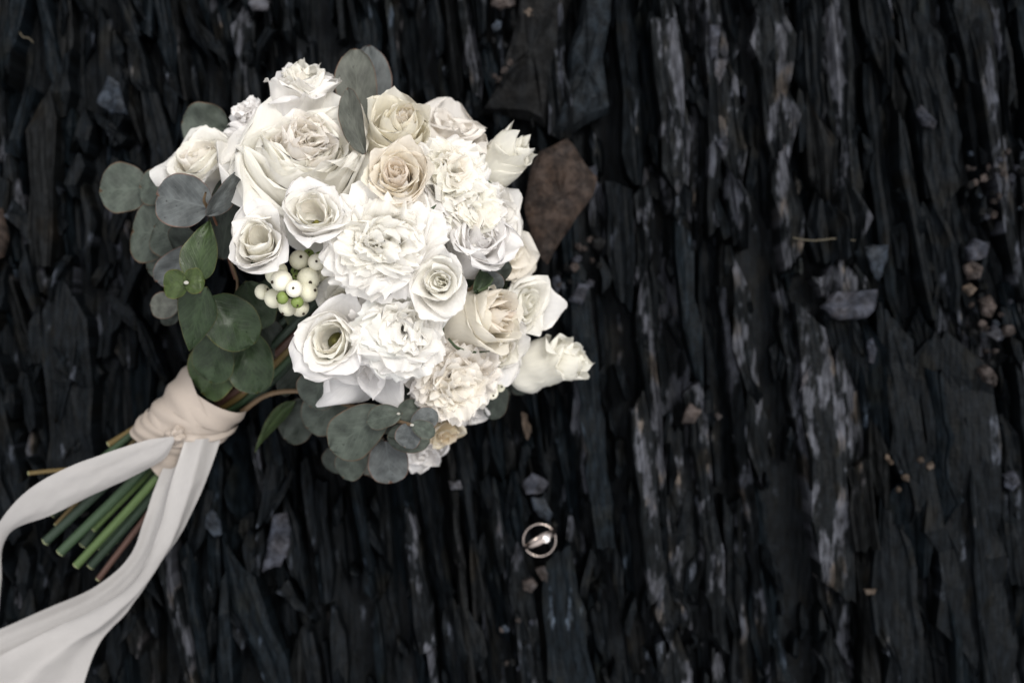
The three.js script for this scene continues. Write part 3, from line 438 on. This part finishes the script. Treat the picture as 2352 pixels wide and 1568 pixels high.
const sTop = group('eucalyptus_sprig', bouquet); sTop.userData.label = 'long grey green eucalyptus leaves above the white rose';
leaf(sTop, [858, 290, 0.060], [848, 102, 0.062], 92, 'b', { shape: 'long', roll: 12 });
leaf(sTop, [828, 310, 0.082], [812, 108, 0.080], 98, 'o', { shape: 'long', roll: -8 });
leaf(sTop, [832, 352, 0.124], [790, 200, 0.112], 70, 'o', { shape: 'long', roll: -28 });
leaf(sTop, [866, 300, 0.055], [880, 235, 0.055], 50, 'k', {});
twig(sTop, [[835, 360, 0.08], [832, 330, 0.075], [828, 300, 0.075]], 0.0012, 0.0009);

const sUp = group('eucalyptus_sprig', bouquet); sUp.userData.label = 'round grey eucalyptus leaves beside the loose white rose';
leaf(sUp, [524, 300, 0.05], [416, 280, 0.052], 112, 'g', { roll: -8 });
leaf(sUp, [338, 430, 0.062], [226, 436, 0.060], 120, 'g', { notch: 1.4, roll: 6 });
leaf(sUp, [392, 432, 0.072], [318, 428, 0.066], 88, 'g', { roll: 10 });
leaf(sUp, [482, 476, 0.122], [358, 448, 0.112], 126, 'b', { roll: 4, bend: 0.03 });
leaf(sUp, [478, 500, 0.122], [546, 398, 0.126], 74, 'b', { roll: 62, cup: 0.2 });
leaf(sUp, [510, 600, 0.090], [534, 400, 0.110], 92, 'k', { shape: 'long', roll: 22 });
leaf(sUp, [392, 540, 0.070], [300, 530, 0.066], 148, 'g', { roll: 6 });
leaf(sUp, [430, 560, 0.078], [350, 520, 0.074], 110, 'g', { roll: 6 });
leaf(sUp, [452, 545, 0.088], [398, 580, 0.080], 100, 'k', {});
leaf(sUp, [462, 575, 0.092], [356, 650, 0.082], 82, 'b', { roll: -14 });
leaf(sUp, [400, 590, 0.064], [335, 618, 0.060], 66, 'g', {});
twig(sUp, [[540, 640, 0.07], [510, 550, 0.088], [480, 474, 0.118]], 0.0008, 0.0006, twigRed);
twig(sUp, [[474, 474, 0.122], [468, 460, 0.127], [472, 442, 0.132]], 0.0009, 0.0005, twigMat);

const sMid = group('eucalyptus_sprig', bouquet); sMid.userData.label = 'dark green eucalyptus sprig with pointed leaves and a young pair';
leaf(sMid, [566, 650, 0.095], [600, 760, 0.080], 100, 'd', { roll: -10 });
leaf(sMid, [520, 800, 0.072], [460, 905, 0.060], 130, 'n', { roll: 14 });
leaf(sMid, [556, 760, 0.078], [590, 905, 0.072], 118, 'd', { roll: 6 });
leaf(sMid, [506, 768, 0.088], [478, 880, 0.080], 104, 'd', { roll: 8, bend: 0.08 });
leaf(sMid, [474, 690, 0.108], [585, 790, 0.098], 122, 'd', { roll: -6, notch: 0.2, bend: 0.04 });
leaf(sMid, [468, 660, 0.118], [430, 808, 0.104], 112, 'd', { shape: 'ovate', roll: 14 });
leaf(sMid, [446, 648, 0.122], [478, 502, 0.116], 104, 'n', { shape: 'ovate', roll: -10 });
leaf(sMid, [434, 650, 0.130], [374, 656, 0.127], 68, 'y', { roll: 5, cup: 0.3 });
leaf(sMid, [420, 648, 0.1305], [470, 644, 0.128], 60, 'y', { roll: -5, cup: 0.3 });
leaf(sMid, [410, 700, 0.075], [342, 702, 0.072], 62, 'o', {});
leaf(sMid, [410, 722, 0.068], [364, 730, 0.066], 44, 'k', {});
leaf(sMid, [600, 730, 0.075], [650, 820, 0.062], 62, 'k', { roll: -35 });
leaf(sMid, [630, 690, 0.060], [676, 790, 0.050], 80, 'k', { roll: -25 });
twig(sMid, [[560, 900, 0.05], [520, 780, 0.07], [476, 690, 0.105], [440, 655, 0.125], [426, 650, 0.130]], 0.0012, 0.0005, twigRed);
twig(sMid, [[536, 700, 0.08], [545, 650, 0.085], [530, 600, 0.09]], 0.0007, 0.0006, twigMat);

const sLow = group('eucalyptus_sprig', bouquet); sLow.userData.label = 'grey eucalyptus sprig ending in a rosette of small leaves';
leaf(sLow, [700, 845, 0.055], [636, 900, 0.045], 62, 'k', { roll: 20 });
leaf(sLow, [756, 846, 0.085], [710, 935, 0.080], 100, 'g', { roll: 10, notch: 1.2 });
leaf(sLow, [790, 905, 0.066], [700, 985, 0.058], 104, 'g', { roll: 6 });
leaf(sLow, [720, 925, 0.050], [650, 1010, 0.040], 92, 'k', { roll: 10 });
leaf(sLow, [668, 920, 0.050], [576, 1036, 0.036], 52, 'n', { shape: 'ovate', roll: 40 });
leaf(sLow, [900, 925, 0.088], [1002, 918, 0.080], 96, 'k', { roll: -8 });
leaf(sLow, [866, 940, 0.080], [925, 975, 0.078], 80, 'k', {});
leaf(sLow, [790, 1030, 0.050], [752, 1080, 0.045], 62, 'k', {});
leaf(sLow, [880, 1010, 0.060], [840, 1095, 0.050], 84, 'o', { roll: 6 });
leaf(sLow, [830, 1030, 0.066], [786, 1098, 0.060], 72, 'g', { roll: 5 });
leaf(sLow, [886, 1014, 0.080], [898, 1110, 0.072], 94, 'b', { roll: -6 });
leaf(sLow, [886, 945, 0.100], [754, 1034, 0.090], 118, 'g', { shape: 'long', roll: 8, notch: 1 });
leaf(sLow, [890, 1000, 0.094], [990, 1010, 0.088], 70, 'g', { roll: -12 });
leaf(sLow, [912, 948, 0.103], [976, 940, 0.098], 56, 'g', { roll: -10 });
leaf(sLow, [922, 948, 0.108], [840, 968, 0.104], 58, 'g', { shape: 'long', roll: 14 });
leaf(sLow, [944, 978, 0.114], [1006, 948, 0.109], 54, 'b', { roll: -10, shape: 'long' });
leaf(sLow, [948, 976, 0.114], [928, 1028, 0.108], 62, 'b', { roll: 8 });
leaf(sLow, [946, 974, 0.117], [1000, 998, 0.112], 40, 'g', { roll: -8 });
twig(sLow, [[700, 900, 0.06], [800, 930, 0.075], [890, 960, 0.098], [946, 976, 0.115]], 0.0014, 0.0008, twigMat);
twig(sLow, [[555, 945, 0.045], [610, 908, 0.055], [670, 898, 0.060], [740, 905, 0.065]], 0.0015, 0.0011, twigMat);

const sRight = group('eucalyptus_sprig', bouquet); sRight.userData.label = 'small dark eucalyptus leaves between white lisianthus and cream rose';
leaf(sRight, [1092, 672, 0.118], [1130, 602, 0.108], 44, 'd', { roll: 30 });
leaf(sRight, [1110, 630, 0.112], [1150, 668, 0.104], 56, 'b', {});
leaf(sRight, [1112, 650, 0.100], [1168, 596, 0.094], 62, 'k', { roll: -10 });
leaf(sRight, [1004, 718, 0.112], [1000, 780, 0.108], 40, 'n', { roll: 10 });
leaf(sRight, [1150, 880, 0.060], [1128, 966, 0.052], 56, 'k', { roll: -8 });
leaf(sRight, [1190, 860, 0.040], [1210, 905, 0.036], 60, 'k', {});
twig(sRight, [[1060, 680, 0.105], [1085, 660, 0.112], [1108, 640, 0.113]], 0.0010, 0.0008);
leaf(sRight, [1000, 740, 0.080], [960, 640, 0.09], 90, 'd', {}); 

const bloomMat = new THREE.MeshPhysicalMaterial({ color: RGB(0.34, 0.33, 0.29), roughness: 0.9 });
for (const [sp, x, y, h, r] of [[sUp, 477, 474, 0.122, 4], [sMid, 427, 649, 0.132, 5], [sMid, 476, 692, 0.109, 3.5], [sLow, 946, 976, 0.1165, 4], [sLow, 915, 950, 0.1075, 3.5], [sLow, 884, 940, 0.101, 3]]) { const m = mesh('bud_node', new THREE.IcosahedronGeometry(r * mm(h), 2), bloomMat, sp); m.position.copy(loc(P(x, y, h))); m.scale.set(1.2, 0.6, 0.9); }
// dark filling leaves between the flower stems
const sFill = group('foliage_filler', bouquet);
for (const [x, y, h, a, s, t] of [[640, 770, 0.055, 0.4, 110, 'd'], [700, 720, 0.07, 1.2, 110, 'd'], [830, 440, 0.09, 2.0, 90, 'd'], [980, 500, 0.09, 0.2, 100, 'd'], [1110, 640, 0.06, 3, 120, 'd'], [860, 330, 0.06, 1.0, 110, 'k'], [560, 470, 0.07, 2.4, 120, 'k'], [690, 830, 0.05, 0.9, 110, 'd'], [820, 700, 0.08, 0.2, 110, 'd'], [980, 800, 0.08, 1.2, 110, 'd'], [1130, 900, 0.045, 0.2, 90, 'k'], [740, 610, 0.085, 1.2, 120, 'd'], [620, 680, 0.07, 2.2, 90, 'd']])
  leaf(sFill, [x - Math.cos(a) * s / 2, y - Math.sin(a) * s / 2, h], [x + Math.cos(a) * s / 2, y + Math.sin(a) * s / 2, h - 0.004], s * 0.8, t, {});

for (const l of [[[1030, 778, 0.115], [1052, 800, 0.112], [1090, 808, 0.108], [1128, 806, 0.104]], [[1092, 402, 0.090], [1098, 378, 0.098], [1108, 352, 0.100]], [[1098, 404, 0.092], [1108, 384, 0.102], [1114, 364, 0.106]], [[1100, 412, 0.088], [1122, 418, 0.100], [1144, 436, 0.098]], [[984, 490, 0.130], [992, 480, 0.136], [1002, 470, 0.134]], [[1096, 668, 0.120], [1118, 660, 0.116], [1134, 640, 0.113]]])
  mesh('sepal', tubeGeo(l.map(p => loc(P(...p))), [0.0007, 0.0009, 0.0002], 6, 10), stemMatG, bouquet);
// snowberries
const berryMats = [[0.76, 0.74, 0.58], [0.80, 0.77, 0.64], [0.19, 0.25, 0.07]].map(c => new THREE.MeshPhysicalMaterial({ color: RGB(...c), map: petalTex, roughness: 0.42, specularIntensity: 0.5 })), tipMat = new THREE.MeshPhysicalMaterial({ color: RGB(0.035, 0.022, 0.010), roughness: 0.8 });
const berryGeo = new THREE.LatheGeometry(Array.from({ length: 19 }, (_, i) => { const a = Math.PI * i / 18, k = 1 - 0.10 * Math.pow(Math.max(0, Math.cos(Math.PI - a)), 12); return new THREE.Vector2(Math.sin(a) * 1.0 + 1e-5, -Math.cos(a) * 0.95 * k); }), 24);
const tipGeo = new THREE.LatheGeometry([[0, 0.02], [0.10, 0.0], [0.15, 0.04], [0.12, 0.10], [0.16, 0.15], [0.07, 0.13], [0, 0.10]].map(p => new THREE.Vector2(p[0], p[1])), 7);
function berries(label, list) {
  const g = group('snowberry_sprig', bouquet); g.userData.label = label;
  for (const [x, y, h, r, tx, ty, m = 0] of list) {
    const R = r * mm(h), p = loc(P(x, y, h)), d = V(tx, Math.sqrt(Math.max(0.05, 1 - tx * tx - ty * ty)), ty).normalize(), q = new THREE.Quaternion().setFromUnitVectors(V(0, 1, 0), d);
    const b = mesh('berry', berryGeo, berryMats[m], g); b.position.copy(p); b.quaternion.copy(q); b.scale.set(R * (1 + 0.06 * noise(x, y)), R * (1 + 0.08 * noise(y, x)), R * (1 + 0.06 * noise(x * 1.7, y)));
    const t = mesh('berry_tip', tipGeo, tipMat, g); t.position.copy(p).addScaledVector(d, 0.84 * R); t.quaternion.copy(q); t.scale.setScalar(Math.max(R, 0.0032));
    b.userData = {}; t.userData = {};
  }
  return g;
}
berries('snowberry cluster with two green berries below the white lisianthus', [
  [687, 597, 0.118, 23, 0.3, -0.3], [726, 602, 0.124, 20, 0.15, -0.05, 1], [742, 625, 0.112, 24, 0.6, 0.3], [708, 585, 0.110, 14, 0.2, -0.4, 2], [734, 590, 0.110, 13, 0.4, -0.2, 2],
  [634, 626, 0.122, 29, -0.9, -0.2], [646, 645, 0.130, 26, -0.78, 0.15, 1], [708, 640, 0.122, 26, 0.3, 0.4], [675, 663, 0.134, 20, 0.05, -0.05, 1], [706, 670, 0.124, 24, 0.85, -0.15],
  [602, 670, 0.112, 18, 0.8, -0.3], [629, 685, 0.116, 23, 0.7, 0.2], [648, 684, 0.132, 14.5, -0.85, 0.1, 2], [682, 694, 0.130, 14.5, 0.2, 0.6, 2], [660, 705, 0.120, 22, -0.5, 0.75], [688, 706, 0.116, 22, 0.5, 0.7], [680, 634, 0.112, 10, 0, 0, 2], [676, 622, 0.105, 9, 0.2, 0, 2],
]);
berries('small snowberry cluster below the cup shaped lisianthus', [[1104, 893, 0.085, 13, -0.1, -0.3], [1129, 902, 0.084, 16, 0.3, 0.4, 1], [1103, 920, 0.080, 15, -0.2, 0.6], [1148, 888, 0.078, 13, 0.4, 0]]);

// stems below the binding
const stemMats = { g: [0.026, 0.052, 0.022], l: [0.060, 0.100, 0.028], d: [0.013, 0.028, 0.014], y: [0.115, 0.078, 0.022], r: [0.065, 0.031, 0.021] };
for (const k in stemMats) stemMats[k] = new THREE.MeshPhysicalMaterial({ color: RGB(...stemMats[k]), map: petalTex, bumpMap: petalBump, bumpScale: 0.0006, roughness: 0.5 });
const cutMat = new THREE.MeshPhysicalMaterial({ color: RGB(0.42, 0.44, 0.24), roughness: 0.8 });
function cutStem(a, b, c, r, k) {                           // inside the wrap, at its lower edge, cut end
  const pts = [a, b, c].map(p => loc(P(...p))), g = group('stem', bouquet, pts[1]), rel = pts.map(p => p.clone().sub(pts[1]));
  mesh('stalk', tubeGeo(rel, [r, r * 0.95, r], 9, 12), stemMats[k], g);
  const d = rel[2].clone().sub(rel[1]).normalize(), cap = mesh('cut_end', new THREE.CylinderGeometry(r * 0.97, r * 0.97, 0.0006, 9), cutMat, g);
  cap.position.copy(rel[2]); cap.quaternion.setFromUnitVectors(V(0, 1, 0), d);
}
const inA = (k, h) => [505 + k * 40, 880 + k * 40, h];
for (const [mx, my, mh, ex, ey, eh, r, k] of [
  [350, 1010, 0.036, 104, 1243, 0.026, 0.0026, 'd'], [372, 1030, 0.036, 138, 1268, 0.028, 0.0027, 'g'], [400, 1045, 0.040, 175, 1298, 0.030, 0.0023, 'l'], [410, 1060, 0.034, 208, 1300, 0.024, 0.0024, 'd'],
  [415, 1070, 0.032, 225, 1330, 0.030, 0.0017, 'r'], [330, 1046, 0.026, 66, 1087, 0.022, 0.0012, 'y'], [322, 1000, 0.030, 128, 1205, 0.024, 0.0014, 'y'], [335, 1005, 0.028, 150, 1190, 0.018, 0.0024, 'd'], [312, 990, 0.024, 200, 1080, 0.020, 0.0022, 'g'],
  [360, 1030, 0.026, 190, 1250, 0.016, 0.0026, 'd'], [385, 1050, 0.026, 236, 1265, 0.020, 0.0034, 'g'], [400, 1060, 0.024, 262, 1240, 0.018, 0.0028, 'd'], [306, 985, 0.022, 250, 1020, 0.020, 0.0018, 'y'], [345, 1020, 0.020, 120, 1180, 0.014, 0.0024, 'd'], [380, 1040, 0.030, 215, 1215, 0.024, 0.0018, 'l'],
]) cutStem([460 + (mx - 360) * 0.4, 900 + (my - 1020) * 0.4, 0.034], [mx, my, mh], [ex, ey, eh], r, k);
// stems above the binding, running into the flower head
for (const [x, y, h, k] of [[540, 915, 0.046, 'y'], [552, 925, 0.044, 'g'], [530, 905, 0.048, 'r'], [520, 890, 0.05, 'd'], [500, 880, 0.046, 'd'], [560, 930, 0.036, 'd'], [545, 905, 0.034, 'd']])
  mesh('stem', tubeGeo([loc(P(420 + (x - 530) * 0.5, 975 + (y - 905) * 0.5, 0.034)), loc(P(x, y, h)), loc(P(x + 130, y - 120, h + 0.018)), loc(P(x + 260, y - 250, h + 0.02))], [0.0022, 0.002], 8, 14), stemMats[k], bouquet);

// ribbon
const ribTex = dataTex(256, (u, v) => { const q = 0.97 + 0.012 * noise(u * 180, v * 6) + 0.012 * noise(u * 8, v * 140) + 0.02 * fbm(u * 5, v * 5, 1, 3); return [q, q, q]; }, true);
const ribMat = new THREE.MeshPhysicalMaterial({ color: RGB(0.405, 0.39, 0.375), map: ribTex, roughness: 0.36, specularIntensity: 0.5, sheen: 0.4, sheenRoughness: 0.5, sheenColor: RGB(1, 0.98, 0.95), transmission: 0.15, thickness: 0, side: THREE.DoubleSide });
const wrapMat = new THREE.MeshPhysicalMaterial({ color: RGB(0.385, 0.33, 0.28), map: ribTex, roughness: 0.4, specularIntensity: 0.5, sheen: 0.3, sheenRoughness: 0.5, sheenColor: RGB(1, 0.97, 0.93), side: THREE.DoubleSide });
function ribbonStrip(name, left, right, o = {}) {          // left, right: matching lists of edge points [x, y, height]
  const A = new THREE.CatmullRomCurve3(left.map(p => loc(P(...p)))), B = new THREE.CatmullRomCurve3(right.map(p => loc(P(...p)))), nv = 64, nu = 16, sd = o.seed || 1;
  const Y = V(0, 1, 0);
  return mesh(name, gridGeo(nu, nv, (u, v) => {
    const a = A.getPoint(v), b = B.getPoint(v), p = a.clone().lerp(b, u), w = a.distanceTo(b), T = A.getTangent(v), n = V().crossVectors(T, b.clone().sub(a)).normalize(); if (n.y < 0) n.negate();
    const bell = Math.sin(Math.PI * u), fade = o.pinch ? 1 + 2.5 * Math.exp(-v * 9) : 1;
    const k = w * ((o.arch ?? 0.08) * bell + (o.fold ?? 0.05) * fade * 0.75 * Math.asin(0.97 * Math.sin(u * (o.ff ?? 9) + 1.6 * noise(v * 2, sd) + sd)) * bell + 0.05 * noise(u * 2, v * 7, sd) + 0.02 * noise(u * 6, v * 22, sd));
    p.addScaledVector(n, k); return [p.x, p.y, p.z, u * 2, v * 8];
  }), o.mat || ribMat, bouquet);
}
// wrap: overlapping bands around the bundle
{
  const A = loc(P(497, 897, 0.046)), B = loc(P(352, 1040, 0.036)), ax = B.clone().sub(A), L = ax.length(); ax.normalize();
  const e1 = V(0, 1, 0).addScaledVector(ax, -ax.y).normalize(), e2 = V().crossVectors(ax, e1).normalize();   // e1 up, e2 across
  const rad = t => lerp(0.0190, 0.0148, sst(0, 0.9, t));
  const band = (t0, t1, slant, off, seed, ph) => mesh('ribbon_wrap', gridGeo(56, 12, (u, v) => {
    const a = u * Math.PI * 2 + ph, t = lerp(t0, t1, v) + slant * Math.sin(a + 0.4), bulge = 0.0011 * Math.sin(v * Math.PI) + 0.0006 * Math.sin(v * 14 + 3 * Math.sin(a + seed)) + 0.0004 * noise(v * 3, Math.cos(a) * 2, seed + Math.sin(a)) + 0.0004 * noise(v * 7, Math.cos(a) * 1.1, seed + 5 + Math.sin(a)), r = (rad(t) + off + bulge);
    const p = A.clone().addScaledVector(ax, t * L).addScaledVector(e1, Math.cos(a) * r * 0.86).addScaledVector(e2, Math.sin(a) * r);
    return [p.x, p.y, p.z, u * 6, v * 2];
  }), wrapMat, bouquet);
  band(0.0, 0.50, 0.10, 0.0002, 1, 0); band(0.14, 0.72, -0.16, 0.0010, 2, 1); band(0.30, 0.78, 0.14, 0.0018, 3, 2); band(0.55, 1.02, -0.08, 0.0014, 4, 3); band(0.42, 0.70, 0.28, 0.0026, 5, 4);
}
ribbonStrip('ribbon_tail', [[405, 1020, 0.046], [358, 1108, 0.048], [332, 1190, 0.048], [300, 1272, 0.044], [222, 1345, 0.038], [110, 1396, 0.032], [-60, 1470, 0.026]], [[446, 1020, 0.050], [420, 1110, 0.054], [392, 1200, 0.054], [350, 1290, 0.050], [262, 1385, 0.044], [130, 1465, 0.036], [-60, 1560, 0.030]], { seed: 3, arch: -0.18, fold: 0.08, ff: 9 });
ribbonStrip('ribbon_tail', [[424, 1010, 0.056], [392, 1110, 0.060], [362, 1225, 0.060], [312, 1325, 0.056], [212, 1400, 0.050], [80, 1462, 0.042], [-70, 1540, 0.036]], [[508, 1004, 0.048], [470, 1110, 0.050], [416, 1222, 0.048], [366, 1296, 0.044], [296, 1400, 0.040], [226, 1480, 0.036], [170, 1640, 0.032]], { seed: 5, arch: 0.14, fold: 0.10, ff: 7 });
ribbonStrip('ribbon_tail', [[398, 1002, 0.062], [340, 1010, 0.062], [250, 1038, 0.064], [150, 1076, 0.064], [70, 1120, 0.060], [8, 1184, 0.052], [-30, 1260, 0.040], [-30, 1330, 0.030], [-40, 1420, 0.022]], [[400, 1012, 0.062], [378, 1052, 0.056], [300, 1096, 0.054], [200, 1142, 0.054], [110, 1186, 0.052], [30, 1216, 0.046], [4, 1260, 0.036], [2, 1330, 0.026], [-6, 1420, 0.018]], { seed: 9, arch: 0.12, fold: 0.028, ff: 7, pinch: 1 });
{                                                           // knot
  const K = P(402, 1000, 0.058), g = mesh('ribbon_knot', gridGeo(28, 20, (u, v) => {
    const a = u * Math.PI * 2, b = v * Math.PI, n = V(Math.sin(b) * Math.cos(a), Math.cos(b), Math.sin(b) * Math.sin(a)), k = 1 + 0.16 * Math.sin(a * 3 + 5 * n.z + 1) + 0.3 * noise(n.x * 2, n.y * 2, n.z * 2);
    return [n.x * 0.0052 * k, n.y * 0.0036 * k, n.z * 0.0046 * k];
  }), wrapMat, bouquet); g.position.copy(loc(K)); g.rotation.y = 0.7;
}

renderer.render(scene, camera);
